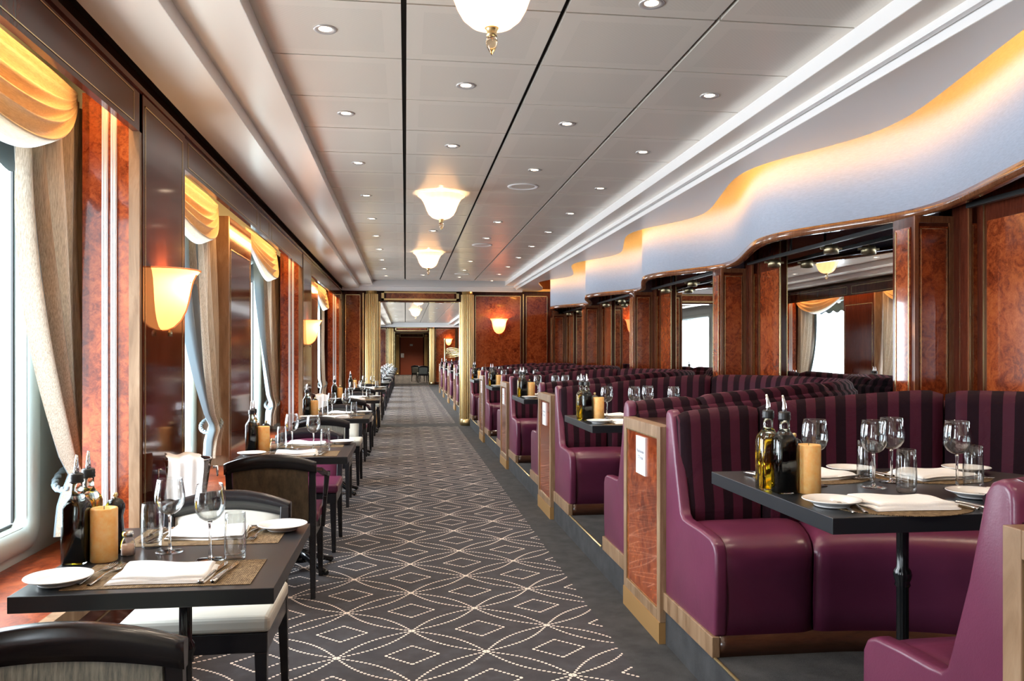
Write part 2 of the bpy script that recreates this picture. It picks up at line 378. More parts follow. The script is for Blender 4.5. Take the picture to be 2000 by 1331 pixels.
# end wall and door
w=struct('wall_end',B().box(-1.7,Y3,0,-.32,Y3+.1,2.7).box(1.14,Y3,0,2.8,Y3+.1,2.7).box(-.32,Y3,2.45,1.14,Y3+.1,2.7),DARKW)
b=B(); b.box(-.36,Y3-.03,2.45,1.18,Y3,2.47); b.box(-.36,Y3-.03,2.66,1.18,Y3,2.69); b.box(-.36,Y3-.03,2.45,-.33,Y3,2.69); b.box(1.15,Y3-.03,2.45,1.18,Y3,2.69); link('brass_moulding',b.mesh('brass_moulding',BRASSL),w)
d=struct('door_1',B().box(-.32,Y3,0,1.14,Y3+.06,2.45),DOORM)
link('notice_plate',B().box(.28,Y3-.01,1.88,.47,Y3,2.0).mesh('notice_plate',SIGN),d)
link('door_plate',B().box(-.3,Y3-.02,1.12,-.1,Y3,1.4).mesh('door_plate',STEEL),d)
struct('wall_far_3',B().box(-1.75,37,0,-1.7,Y3,2.75).box(2.8,37,0,2.85,Y3,2.75),DARKW)
# ================================================================ LEFT WALL
b=B(); edges=[YB]+[e for p in WIN for e in p]+[16.0]
for i in range(0,len(edges),2): b.box(-1.74,edges[i],0,-1.64,edges[i+1],2.95)
for a,c in WIN: b.box(-1.74,a,0,-1.64,c,.6); b.box(-1.74,a,2.32,-1.64,c,2.95)
struct('wall_left',b,SURR)
b=B(); edges=[16.0]+[e for p in WIN2 for e in p]+[Y3]
for i in range(0,len(edges),2): b.box(-1.74,edges[i],0,-1.64,edges[i+1],2.95)
for a,c in WIN2: b.box(-1.74,a,0,-1.64,c,.5); b.box(-1.74,a,2.32,-1.64,c,2.95)
struct('wall_left',b,SURR)
for i,(a,c) in enumerate(WIN+WIN2):
    b=B()
    def rr(y0,y1,z0,z1,r,n=6):
        o=[]
        for cy,cz,t0 in((y1-r,z1-r,0),(y0+r,z1-r,PI/2),(y0+r,z0+r,PI),(y1-r,z0+r,1.5*PI)):
            for k in range(n+1): t=t0+PI/2*k/n; o.append((cy+r*math.cos(t),cz+r*math.sin(t)))
        return o
    loops=[(-1.63,.10,.1),(-1.615,.075,.09),(-1.615,.03,.06),(-1.63,.004,.05),(-1.70,0,.045)]
    P=[[(x,p[0],p[1]) for p in rr(a-g,c+g,.6-g,2.32+g,max(r,.01))] for x,g,r in loops]
    b.quadgrid(P,cv=True)
    wo=struct('window_%d'%(i+1),b,SURR)
    pn=link('window_pane',B().box(-1.705,a-.02,.58,-1.70,c+.02,2.34).mesh('window_pane',PANE),wo)
    gk=B().box(-1.699,a,.6,-1.69,a+.012,2.32).box(-1.699,c-.012,.6,-1.69,c,2.32).box(-1.699,a,.6,-1.69,c,.612).box(-1.699,a,2.308,-1.69,c,2.32); link('window_gasket',gk.mesh('window_gasket',BLACKP),wo)
    if i<len(WIN):
        # crumpled slate blind gathered at the window head
        P=[]; n=40
        for k in range(n+1):
            y=a+(c-a)*k/n; P.append([(-1.625+.006*math.sin(j*1.7+k*.9),y,2.30-j*.035-.02*math.sin(k*.8+j)) for j in range(6)])
        bl=tag(link('gathered_blind',B().quadgrid(P).mesh('gathered_blind',BLIND)),'crumpled slate-grey blind gathered at the head of the %s window from the camera'%ORD[max(0,i-2)] if i>=2 else 'crumpled slate-grey blind gathered above a window behind the camera','blind','slate blinds in the windows')
# ledge, its pale border, wainscot
struct('wall_left_ledge',B().box(-1.64,YB,.42,-1.17,Y1,.46),BURLS).name='trim_1'
struct('trim_2',B().box(-1.2,YB,.4,-1.155,Y1,.465),PALE)
struct('wall_left_lower',B().box(-1.2,YB,0,-1.165,Y1,.4),DARKW).name='wall_left'
b=B()
for k in range(14): frame_lines_y=b.box(-1.165,YB+.2+k*1.44,.08,-1.162,YB+1.5+k*1.44,.088); b.box(-1.165,YB+.2+k*1.44,.33,-1.162,YB+1.5+k*1.44,.338)
struct('trim_3',b,BRASSL)
# pelmet
pel=struct('trim_4',B().box(-1.19,YB,2.33,-1.16,Y1,2.507).box(-1.24,YB,2.507,-1.15,Y1,2.53),DARKW)
b=B()
PIL=[(-1.97,-1.24),(3.80,4.53),(9.57,10.44),(15.3,15.69)]
RB=[(1.03,1.99),(6.80,7.76),(12.57,13.53)]
for a,c in((-1.2,3.76),(4.57,6.72),(6.78,7.3),(7.36,9.53),(10.48,12.9),(12.96,15.26)):
    for z0 in(2.352,2.482): b.box(-1.16,a+.04,z0,-1.158,c-.04,z0+.004)
    for yy in(a+.04,c-.044): b.box(-1.16,yy,2.352,-1.158,yy+.004,2.486)
link('brass_inlay',b.mesh('brass_inlay',BRASSL),pel)
struct('wall_left',B().box(-1.3,YB,2.53,-1.2,Y1,2.95),M('brown_cornice_recess',(.1,.05,.02),.6).m)
PN=['behind the camera','with the nearest wall lamp','with the second wall lamp','next to the end wall']
for i,(a,c) in enumerate(PIL):
    r=tag(link('wall_pilaster',None,None,(-1.16,a,0)),'glossy dark veneer pilaster between windows, %s'%PN[i],'pilaster','glossy pilasters on the window wall')
    def ch(nm,b,m): return link(nm,b.mesh(nm,m),r)
    ch('front_panel',B().box(-.03,.03,0,.004,c-a,2.505),DARKW)
    ch('reveal_panel',B().box(-.21,0,.46,-.045,.03,2.5).box(-.25,.03,.46,-.03,c-a,2.5),BURL)
    ch('corner_strip',B().box(-.045,-.004,.0,0,.03,2.5),PALE)
    f=B()
    for y0,y1,z0,z1 in((.06,.066,.5,2.46),(c-a-.05,c-a-.044,.5,2.46),(.06,c-a-.044,2.454,2.46),(.06,c-a-.044,.5,.506)): f.box(.004,y0,z0,.006,y1,z1)
    ch('brass_inlay',f,BRASSL)
    for x in(-.155,-.118):
        f=B(); f.box(x,-.012,.46,x+.024,0,2.5); f.box(x+.004,-.016,.46,x+.009,-.012,2.5).box(x+.015,-.016,.46,x+.02,-.012,2.5); ch('aluminium_strip',f,ALU)
for i,(a,c) in enumerate(RB):
    r=tag(link('recessed_panel',None,None,(-1.4,a,0)),'recessed dark veneer panel between %s windows'%['the two nearest','the second and third','the fourth and fifth'][i],'panel','recessed panels on the window wall')
    link('panel',B().box(-.238,.02,.462,0,c-a,2.45).mesh('panel',DARKW),r)
    link('side_strip',B().box(-.238,-.02,.462,.004,.02,2.45).mesh('side_strip',PALE),r)
    f=B()
    for y0,y1,z0,z1 in((.07,.076,.5,2.2),(c-a-.05,c-a-.044,.5,2.2),(.07,c-a-.044,2.19,2.2)): f.box(0,y0,z0,.003,y1,z1)
    link('brass_inlay',f.mesh('brass_inlay',BRASSL),r)
struct('wall_left',B().box(-1.64,YB,.46,-1.62,YB+.02,2.3),CREAMW)
struct('wall_left',B().box(-1.64,4.24,.462,-1.42,4.3,2.5),CREAMW)
struct('wall_left',B().box(-1.64,9.98,.462,-1.42,10.04,2.5),CREAMW)
# curtains and swags
def curtain(a,c,seed,lin=.10,tw=.42):
    rnd=random.Random(seed); NU,NV=110,46
    def pt(u,v,off=0):
        z=2.50-v*1.94; tie=.79; zt=(2.50-tie)/1.94
        if v<zt: k=1-(v/zt)**2.2
        else: k=0
        lead=a+(c-tw-a)*(1-k)+(.02 if v<zt else 0); end=c-.02-.05*(1-k)
        if v>zt: s=(v-zt)/(1-zt); lead-= .10*s**.7; end=end+.02*s
        y=lead+(end-lead)*u
        am=.034*(.35+.65*k)+.010; ph=u*PI*2*6.0+1.2*math.sin(v*2+seed)
        x=-1.52+am*math.sin(ph)+.02*math.sin(u*9+v*4+seed)+off
        if abs(v-zt)<.05: x+=.02*(1-abs(v-zt)/.05)
        if v>zt: x+=.02*math.sin(ph*.5)
        return (x+ (1-k)*.04,y,z)
    b=B(); b.quadgrid([[pt(i/NU,j/NV) for j in range(NV+1)] for i in range(NU+1)])
    me=b.mesh('drape',CURT); l=B(); l.quadgrid([[ (lambda q,i=i:(q[0]-(.022 if lin>.05 else .008),q[1]-lin*math.sin(PI*min(1,j/NV*1.05))-(.02 if lin>.05 else 0)*(1-i/8),q[2]))(pt(i/8*.25,j/NV)) for j in range(NV+1)] for i in range(9)])
    ml=l.mesh('lining',LINING)
    q=pt(0,(2.5-.79)/1.94); y0=q[1]-.015; y1=c-.06; t=B(); pts=[]
    for k in range(60):
        an=2*PI*k/60; pts.append((-1.495+.075*math.cos(an),(y0+y1)/2+(y1-y0)/2*math.sin(an)*1.04,.80+.05*math.sin(an)))
    for ph in(0,PI):
        tp=[(p[0]+.008*math.cos(k*1.1+ph),p[1],p[2]+.008*math.sin(k*1.1+ph)) for k,p in enumerate(pts)]; t.tube(tp,.009,6,True)
    return me,ml,t.mesh('tieback_cord',LINING)
def swag(a,c):
    NU,NV=96,72; P=[];Q=[]
    for i in range(NU+1):
        u=i/NU; r=[]; s=max(0,math.sin(PI*u)); sp=s**.72
        for j in range(NV+1):
            v=j/NV; f=(.5+.5*math.sin(v*2*PI*5.2+1.0+1.2*math.sin(u*3)))
            z=2.52-.04*v-(.04+.33*v)*sp+ .02*f*sp*(.4+.6*math.sin(v*5+1)**2)
            x=-1.455+.055*s**.8*(.25+.75*v**.5)+(.075*f**1.5)*s**.9*(.5+v*.5)
            y=a+(c-a)*(u+(.5-u)*.10*(1-v)*0)
            r.append((x,y,z))
        P.append(r); Q.append([(r[-1][0]-.01*k,r[-1][1],r[-1][2]-.004*k*sp) for k in range(4)])
    return B().quadgrid(P).mesh('drape',SWAG),B().quadgrid(Q).mesh('lining',NAPK)
CU=[(.1,1.0),(3.47,4.2),(6.05,6.77),(9.0,9.95),(11.8,12.54),(14.7,15.45)]
SW=[(-.9,.98),(2.25,3.9),(4.85,6.68),(7.79,9.62),(10.6,12.5),(13.56,15.5)]
WN=['behind the camera','nearest to the camera','beyond the first wall lamp','before the second wall lamp','beyond the second wall lamp','at the end of the room']
for i,((a,c),(sa,sc)) in enumerate(zip(CU,SW)):
    me,ml,tb=curtain(a,c,i+2,-.03 if i==1 else .11,[.42,.33,.22,.55,.25,.4][i])
    r=tag(link('curtain',None,None,(0,0,0)),'beige silk curtain tied back at the window '+WN[i],'curtain','tied-back curtains')
    link('drape',me,r); link('lining',ml,r); link('tieback_cord',tb,r)
    me,ml=swag(sa,sc)
    r=tag(link('window_swag',None,None,(0,0,0)),'folded golden swag draped over the window '+WN[i],'swag','golden swags over the windows')
    link('drape',me,r); link('lining_edge',ml,r)
tag(link('cove_lamp',B().box(-1.225,YB,2.455,-1.205,Y1-.02,2.475).mesh('cove_lamp',WCOVE)),'warm cove light tube hidden behind the window pelmet','lamp')
# sconces
def sconce_mesh(R,Hh):
    prof=[(.0,0),(.14,.008),(.32,.055),(.49,.16),(.62,.31),(.70,.48),(.75,.66),(.81,.82),(.90,.93),(1.0,1.0),(1.0,1.012),(.98,1.0)]
    b=B().lathe([(r*R,z*Hh) for r,z in prof],36,(0,0),0,PI)
    g=b.mesh('glass_shade',SHADE); rm=B().tube([(R*math.cos(PI*k/30),R*math.sin(PI*k/30),Hh) for k in range(31)],.004,6)
    rm.tube([(0,r*R+.003,z*Hh) for r,z in prof[:9]],.004,6)
    k=B().lathe([(0,-.03),(.009,-.03),(.011,-.012),(.005,0),(0,0)],10,(0,R*.22))
    bp=B().box(-.05,0,Hh*.35,.05,.02,Hh*.75)
    sc=[B().lathe([(0,Hh*.8-.004),(.005,Hh*.8-.004),(.005,Hh*.8+.004),(0,Hh*.8+.004)],8,(x,R*.78)).mesh('screw',ANTQ) for x in(-.022,.022)]
    return [('glass_shade',g,None,None),('rim',rm.mesh('rim',SHADE),0,None),('finial',k.mesh('finial',ANTQ),None,None),('back_plate',bp.mesh('back_plate',ANTQ),None,None),('screw',sc[0],0,None),('screw',sc[1],0,None)]
SC=sconce_mesh(.175,.285)
for (x,y,z,rz,l) in((-1.158,4.12,1.465,-PI/2,'glowing shell-shaped glass wall lamp on the nearest glossy pilaster'),(-1.158,10.0,1.465,-PI/2,'glowing shell-shaped glass wall lamp on the second pilaster, further down the window wall'),
   (1.78,Y1-.014,1.74,PI,'glowing bell-shaped wall lamp on the red burl end wall right of the brass column'),(1.9,Y2-.014,1.74,PI,'small distant glowing wall lamp on the burl wall of the far room')):
    inst('wall_lamp',SC,(x,y,z),l,'wall lamp','shell-shaped glass wall lamps',rz)
    dx,dy=(.09,0) if x<0 else (0,-.09)
    light('wall_lamp_light','POINT',(x+dx,y+dy,z+.225),SCON,(1,.6,.3),shadow_soft_size=.012)
# pendants
def pend():
    R=.19; b=B()
    prof=[(.0,-.195),(.04,-.194),(.075,-.182),(.103,-.158),(.122,-.125),(.135,-.09),(.15,-.055),(.172,-.022),(.2,-.002),(.201,.003),(.192,.001)]
    g=b.lathe([(r,z) for r,z in prof],40).mesh('glass_bowl',SHADEP)
    c=B().lathe([(0,-.222),(.02,-.222),(.016,-.212),(.021,-.2),(.026,-.193),(0,-.19)],20).mesh('brass_collar',BRASS)
    f=B().lathe([(0,-.29),(.006,-.282),(.017,-.262),(.022,-.245),(.02,-.232),(.012,-.224),(0,-.222)],16).mesh('crystal_finial',AMBER)
    st=B().lathe([(0,-.19),(.008,-.19),(.008,.012),(.05,.014),(.05,.022),(0,.022)],12).mesh('stem',BRASS)
    return [('glass_bowl',g,None,None),('collar',c,None,None),('finial',f,2,None),('stem',st,None,None)]
PD=pend(); PD[2]=('finial',PD[2][1],1,None)
for i,y in enumerate([2.87,6.98,10.97,14.9,19.3,25.0]):
    if i==3: continue
    l=['amber glass bowl ceiling lamp nearest the camera, cut by the top edge','second glowing glass bowl ceiling lamp along the room','third glowing glass bowl ceiling lamp, before the end opening','']
    inst('ceiling_bowl_lamp',PD,(.30,y,2.688),l[i] if i<4 else '%s glass bowl ceiling lamp seen through the first opening'%ORD[i-4],'ceiling lamp','glass bowl ceiling lamps')
    light('bowl_lamp_light','POINT',(.30,y,2.60),PEND*.75,(1,.72,.42),shadow_soft_size=.02)
    light('bowl_lamp_uplight','POINT',(.30,y,2.67),1.2,(1,.7,.4),shadow_soft_size=.01)
# downlights
DL=[('frame',B().lathe([(.026,.002),(.034,-.001),(.046,-.004),(.05,0),(.048,.003)],28).mesh('frame',M('grey_lamp_ring',(.55,.52,.5),.3,.4).m),None,None),('bulb',B().lathe([(0,-.0005),(.02,-.0005),(.027,.001)],20).mesh('bulb',BULB),None,None)]
rows=[(-.333,[3.51-1.21*k for k in(4,3,2,1)]+[3.51+1.213*k for k in range(10)],'leftmost'),(.303,[-.8,1.7,4.155,5.372,9.1,12.9,14.2],'lamp'),(.945,[-1,.7,3.09,4.772,5.996,8.415,9.6,12.0,13.3,14.5],'middle-right'),(1.585,[-1,.7,2.9]+[4.154+1.22*k for k in range(10)],'rightmost')]
for x,yy,nm in rows:
    yy=sorted(yy)
    for k,y in enumerate(yy):
        inst('downlight',DL,(x,y,2.708),'small round recessed ceiling downlight, %s from the camera end of the %s row'%(ORD[k],nm),'downlight','recessed downlights in the main ceiling')
        light('downlight_beam','SPOT',(x,y,2.69),SPOT,(1,.82,.62),spot_size=2.2,spot_blend=.8,shadow_soft_size=.03)
for x,nm in((-.333,'left'),(.945,'right')):
    for k in range(8):
        y=17.3+2.42*k; inst('downlight',DL,(x,y,2.708),'distant recessed downlight beyond the opening, %s of the %s row'%(ORD[k],nm),'downlight','recessed downlights in the far room',bare=True)
        light('downlight_beam','SPOT',(x,y,2.69),SPOT*3.4,(1,.82,.62),spot_size=2.3,spot_blend=.8,shadow_soft_size=.03)
for x,y,l in((.945,6.6,'round flush ceiling loudspeaker nearest the camera'),(.945,10.2,'round flush ceiling loudspeaker, second from the camera'),(.945,13.9,'round flush ceiling loudspeaker near the end wall')):
    inst('ceiling_speaker',[('ring',B().lathe([(.095,0),(.11,-.006),(.125,-.004),(.128,0)],40).mesh('ring',WHITER),None,None),('grille',B().lathe([(0,-.003),(.096,-.001)],40).mesh('grille',TILE),None,None)],(x,y,2.709),l,'loudspeaker','flush ceiling loudspeakers')
# ================================================================ RIGHT WALL
struct('wall_right',B().box(3.2,YB,0,3.3,Y2,2.95),DARKW)
b=B().box(3.12,YB,PLZ,3.2,Y1,.95); struct('wall_right',b,DARKW)
def Rg(name,k,Y0):
    nm=['behind the camera','at the right edge of the view','second from the camera','third from the camera','fourth from the camera','at the end of the room'][k]
    r=tag(link(name,None,None,(0,Y0,0)),'stepped burl pilaster with brass inlay between wall mirrors, '+nm,'pilaster','stepped burl pilasters on the booth wall')
    def ch(n,b,m,p=r): return link(n,b.mesh(n,m),p)
    ch('pilaster_body',B().box(2.80,0,PLZ,3.12,.2,2.118).box(3.03,-.13,PLZ,3.12,0,2.41).box(3.08,-.6,PLZ,3.12,-.13,2.41),DARKW)
    bf=B(); bf.box(2.83,-.006,.3,3.0,0,2.06); bf.box(3.045,-.136,.3,3.14,-.13,2.06); bf.box(2.794,.03,.3,2.80,.17,2.06)
    bf.box(3.072,-.57,.3,3.08,-.22,2.06)
    ch('burl_panel',bf,BURL)
    e=B(); e.box(2.797,-.012,PLZ,2.82,0,2.118).box(3.005,-.012,PLZ,3.03,0,2.118).box(2.82,-.012,2.08,3.005,0,2.118); e.box(3.027,-.142,PLZ,3.045,-.13,2.4); ch('edge_frame',e,EDGEW)
    g=B(); g.box(2.834,-.01,.3,2.839,-.005,2.05).box(2.99,-.01,.3,2.995,-.005,2.05).box(2.834,-.01,2.045,2.995,-.005,2.05)
    g.box(3.048,-.14,.3,3.054,-.135,2.05).box(2.79,.035,.3,2.794,.042,2.05).box(2.79,.158,.3,2.794,.165,2.05).box(3.072,-.2,.3,3.08,-.19,2.4).box(3.072,-.6,.3,3.08,-.585,2.4)
    ch('brass_inlay',g,BRASSL)
for k in range(6):
    Y0=4.24+2.82*(k-1)
    Rg('stepped_pilaster',k,Y0)
    nm=['the camera','first','second','third','fourth','last'][k]
    m=tag(link('wall_mirror',B().box(3.105,Y0+.2,.95,3.12,Y0+2.82-.6,2.41).mesh('wall_mirror',MIRROR)),'tall frameless wall mirror behind the booths, %s'%['behind the camera side','nearest in view at right','second in view, reflecting a window','third in view, reflecting a glowing lamp','fourth in view, a narrow sliver','last before the end wall'][k],'mirror','wall mirrors behind the booths')
    if Y0+2.3>Y1: bpy.data.objects.remove(m); 
    tk=tag(link('track_rail',B().box(2.95,Y0+.21,2.125,2.98,min(Y0+2.6,15.6),2.15).mesh('track_rail',BLACKP)),'black lighting track rail under the fascia at the %s mirror'%(['rear','nearest','second','third','fourth','last'][k]),'lighting track','black lighting tracks')
    link('hanger',B().box(2.96,Y0+.4,2.15,2.97,Y0+.42,2.42).mesh('hanger',BLACKP),tk); link('hanger',B().box(2.96,min(Y0+1.8,15.4),2.15,2.97,min(Y0+1.8,15.4)+.02,2.42).mesh('hanger',BLACKP),tk)
    for j,dy in enumerate((1.2,2.1)):
        if Y0+dy>15.3 or k==0: continue
        inst('spotlight',[('yoke',B().box(-.08,-.006,.0,.08,.006,.014).box(-.004,-.004,0,.004,.004,.04).mesh('yoke',ANTQ),None,None),('can',B().lathe([(0,.03),(.042,.03),(.05,.015),(.05,-.03),(.042,-.03),(.042,-.02),(0,-.02)],20).mesh('can',ANTQ),None,None)],(2.965,Y0+dy,2.085),'small brass-grey spotlight under the fascia at the %s mirror, %s one'%(['rear','nearest','second','third','fourth','last'][k],['nearer','farther'][j]),'spotlight','small spotlights on the booth side')
# spots wash the booths
for k in range(5):
    light('spotlight_beam','SPOT',(2.85,3.4+2.82*k,2.05),SPOT*.8,(1,.78,.55),(0,.35,0),spot_size=1.6,spot_blend=.8,shadow_soft_size=.03)
struct('wall_back',B().box(-1.75,YB-.1,0,3.3,YB,2.95),CREAMW)
# ================================================================ BOOTHS
BC=[2.595,5.455,8.395,11.355,14.25]
BC2=[18.55,21.45,24.35,27.25]
X0=1.215; XA=1.90; HW=1.105; XI=1.66; HI=.485; HN=.555
def outer(t):   # t 0..1 from near arm end to far arm end
    L1=XA-X0; La=PI*1.1; T=2*L1+La; s=t*T
    if s<L1: return (X0+s,-HW)
    if s>L1+La: return (X0+(T-s),HW)
    a=(s-L1)/La*PI-PI/2; return (XA+1.10*math.cos(a),HW*math.sin(a))
def inner(t):
    L1=XA-X0; La=PI*1.1; T=2*L1+La; s=t*T
    if s<L1: return (X0+s*(XI-X0)/L1,-HN)
    if s>L1+La: return (X0+(T-s)*(XI-X0)/L1,HI)
    a=(s-L1)/La*PI-PI/2; return (XI+.80*math.cos(a),(HI if a>0 else HN)*math.sin(a))
def topz(t): 
    x=outer(t)[0]; k=min(1,max(0,(x-X0)/1.2)); return .925+.10*k-PLZ+PLZ  # local above platform
SEAMS=[0,.086,.27,.5,.73,.914,1]; SSEAM=[0,.125,.35,.65,.875,1]
def sweep(t0,t1,prof,n,pinch,ulen=6.4,caps=True):
    P=[];U=[]
    for i in range(n+1):
        w=i/n; t=t0+(t1-t0)*w; o=Vector(outer(t)+(0,)); q=Vector(inner(t)+(0,)); D=(q-o).length; d=(q-o)/D
        e=min(w,1-w)*(t1-t0)*4.8; k=1-math.exp(-e/.03) if pinch else 1
        row=[];ur=[]
        for j,(a,z) in enumerate(prof(t,D,k)):
            p=o+d*a; row.append((p.x,p.y,z)); ur.append((t*ulen,j*.1))
        P.append(row);U.append(ur)
    b=B(); b.quadgrid(P,cv=True,uv=[r for r in U])
    if caps: b.f.append(tuple(range(len(P[0])))); b.f.append(tuple(n*len(P[0])+j for j in range(len(P[0])))[::-1])
    return b
def back_prof(t,D,k):
    T=topz(t)+.0; q=.02*(1-k)
    return [(.02,.30),(.02,T-.06),(.03,T-.02-q),(.055,T-q),(.09,T+.002-q),(.12,T-.02-q),(.135-q,T-.06),(.15-q,T-.2),(.175-q,T-.33),(.2-q,.52),(.2-q,.44),(.18,.40),(.1,.36)]
def seat_prof(t,D,k):
    q=.022*(1-k); 
    return [(.17,.30),(.17,.45-q),(.25,.462-q),(.4,.468-q),(D-.13,.465-q),(D-.06,.452-q),(D-.02,.425-q),(D+.0-q,.38),(D-.012-q,.3),(D-.03-q,.18),(D-.02-q,.075),(D-.1,.075),(.3,.1)]
def booth_spec():
    sp=[]
    for i in range(len(SSEAM)-1):
        a,c=SSEAM[i],SSEAM[i+1]; n=max(8,int((c-a)*90))
        sp.append(('seat_cushion',sweep(a+.001,c-.001,seat_prof,n,True).mesh('seat_cushion',PLUM),None,None))
    for i in range(len(SEAMS)-1):
        a,c=SEAMS[i],SEAMS[i+1]; n=max(8,int((c-a)*90))
        sp.append(('back_cushion',sweep(a+.001,c-.001,back_prof,n,True).mesh('back_cushion',VELVET),None,None))
    sp.append(('back_shell',sweep(0,1,lambda t,D,k:[(0,.08),(0,topz(t)-.07),(.02,topz(t)-.05),(.03,.08)],90,False).mesh('back_shell',VELVET),None,None))
    sp.append(('plinth',sweep(0,1,lambda t,D,k:[(.01,0),(.01,.08),(D-.012,.08),(D-.012,0)],80,False).mesh('plinth',PLINTH),None,None))
    pf=[(3.70,.2),(3.70,1.05),(3.695,1.075),(3.68,1.09),(3.655,1.095),(3.63,1.085),(3.612,1.06),(3.56,.86),(3.50,.68),(3.485,.65),(3.46,.635),(3.40,.632),(3.25,.63),(3.14,.622),(3.10,.605),(3.08,.57),(3.078,.4),(3.09,.24)]
    for s,nm in((1,'far'),(-1,'near')):
        pts=[(s*(y-2.595+(.07*min(1,max(0,(3.50-y)/.25)) if s<0 else 0)),z-PLZ) for y,z in pf]
        if s<0: pts=pts[::-1]
        e=B().prism(pts,'x',1.198,1.25).mesh('end_panel',PLUM,.014,seg=4)
        for p in e.polygons: p.use_smooth=True
        sp.append(('end_panel',e,None,None))
        y0,y1=sorted((s*(3.70-2.595),s*(3.10-2.595))); y2=s*(3.085-2.595+(.07 if s<0 else 0)); y0,y1=(y0,y1) if s>0 else (y0,y0+.1)
        sp.append(('kick_strip',B().box(1.188,min(y0,y2),0,1.22,max(y1,y2),.082).mesh('kick_strip',PALE,.003),None,'pale oak kick strip'))
    return sp
BS=booth_spec()
LAB=['nearest the camera at right','second from the camera','third from the camera','fourth from the camera','last before the brass column']
for k,y in enumerate(BC): inst('curved_banquette',BS,(0,y,PLZ),'U-shaped plum leather banquette with striped velvet back, '+LAB[k],'banquette','curved plum banquettes in the main room')
for k,y in enumerate(BC2): inst('curved_banquette',BS,(0,y,PLZ),'distant plum banquette seen past the column, %s in the far room'%ORD[k],'banquette','plum banquettes in the far room')
# nosing
for k,y in enumerate(BC+BC2): tag(link('step_nosing',B().tube([(1.199,y-.49,PLZ),(1.199,y+.49,PLZ)],.006,8).mesh('step_nosing',BRASS)),'brass nosing strip on the step edge of the %s booth%s'%(ORD[k] if k<5 else ORD[k-5],'' if k<5 else ' in the far room'),'step nosing','brass nosings on the booth step')
# dividers
def text_mesh(s,size):
    c=bpy.data.curves.new('t','FONT'); c.body=s; c.size=size; c.align_x='CENTER'; c.align_y='CENTER'; c.space_line=1.25
    o=bpy.data.objects.new('t',c); COL.objects.link(o); dg=bpy.context.evaluated_depsgraph_get(); me=bpy.data.meshes.new_from_object(o.evaluated_get(dg)); COL.objects.unlink(o); bpy.data.objects.remove(o)
    for v in me.vertices: v.co=Vector((0,-v.co.x,v.co.y*1.35))
    me.materials.clear(); me.materials.append(INK); return me
TXT=text_mesh('Please Be Aware\nOf The Step',.0185)
def divider_spec(w=.64):
    h=w/2; sp=[]
    sp.append(('core_wall',B().box(1.235,-h+.012,PLZ,2.76,h-.012,.985).mesh('core_wall',DARKW),None,None))
    sp.append(('top_board',B().box(1.235,-h+.005,.985,2.76,h-.005,1.005).mesh('top_board',PLINTH),None,None))
    b=B(); x0,x1=1.172,1.235
    b.box(x0,-h,.1,x1,-h+.05,1.012).box(x0,h-.05,.1,x1,h,1.012).box(x0,-h+.05,.955,x1,h-.05,1.012).box(x0,-h+.05,.1,x1,h-.05,.15)
    sp.append(('frame',b.mesh('frame',PALE,.002),None,None))
    sp.append(('burl_panel',B().box(1.18,-h+.05,.15,1.23,h-.05,.955).mesh('burl_panel',BURL),None,None))
    sp.append(('brass_base',B().box(1.168,-h+.002,0,1.236,h-.002,.1).mesh('brass_base',M('dull_bronze_kick',(.42,.24,.09),.4,.3).m),None,None))
    g=B(); 
    for a in((-h+.05,.15,-h+.056,.955),(h-.056,.15,h-.05,.955),(-h+.05,.949,h-.05,.955),(-h+.05,.15,h-.05,.156)): g.box(1.177,a[0],a[1],1.181,a[2],a[3])
    sp.append(('brass_inlay',g.mesh('brass_inlay',BRASSL),None,None))
    sp.append(('sign_plate',B().box(1.172,-.08,.745,1.18,.08,.935).mesh('sign_plate',SIGN),None,'white plate reading Please Be Aware Of The Step'))
    for v in TXT.vertices: v.co.x=1.1712; v.co.z+=.845
    sp.append(('lettering',TXT,6,None))
    return sp
DS=divider_spec()
DY=[(.85,1.49),(3.70,4.34),(6.57,7.28),(9.51,10.24),(12.47,13.13)]
for k,(a,c) in enumerate(DY):
    inst('booth_divider',DS,(0,(a+c)/2,0),'burl-fronted booth divider with pale frame%s'%[' cut by the right edge of the view',' and white sign, nearest full one',' and white sign, second full one from the camera',' and white sign, third full one from the camera',' and white sign, closest to the brass column'][k],'divider','burl booth dividers')
for k,y in enumerate([17.1,20.0,22.9,25.8,28.75]): inst('booth_divider',DS,(0,y,0),'distant narrow booth divider past the brass column, %s in the far room'%ORD[k],'divider','booth dividers in the far room',bare=True)
tag(link('brass_post',B().lathe([(0,0),(.06,0),(.06,.02),(.025,.03),(.025,1.85),(.035,1.86),(.03,1.9),(0,1.9)],16).mesh('brass_post',BRASS),None,(1.38,29.1,0)),'slim pale post standing past the far booths','post')
b=B()
for q in range(5):
    pts=[(2.0+.55*math.cos(t/20*2*PI+q),29.6+.4*math.sin(t/20*2*PI+q*.7),1.5-q*.05+.07*math.sin(t/20*4*PI+q*2)) for t in range(20)]; b.tube(pts,.012,6,True)
b.lathe([(0,0),(.2,0),(.2,.02),(.02,.03),(.02,1.3),(.5,1.32),(0,1.33)],12,(2.0,29.6))
tag(link('wire_sculpture',b.mesh('wire_sculpture',BRASSL)),'looped metal wire ornament beside the slim post in the far room','ornament')
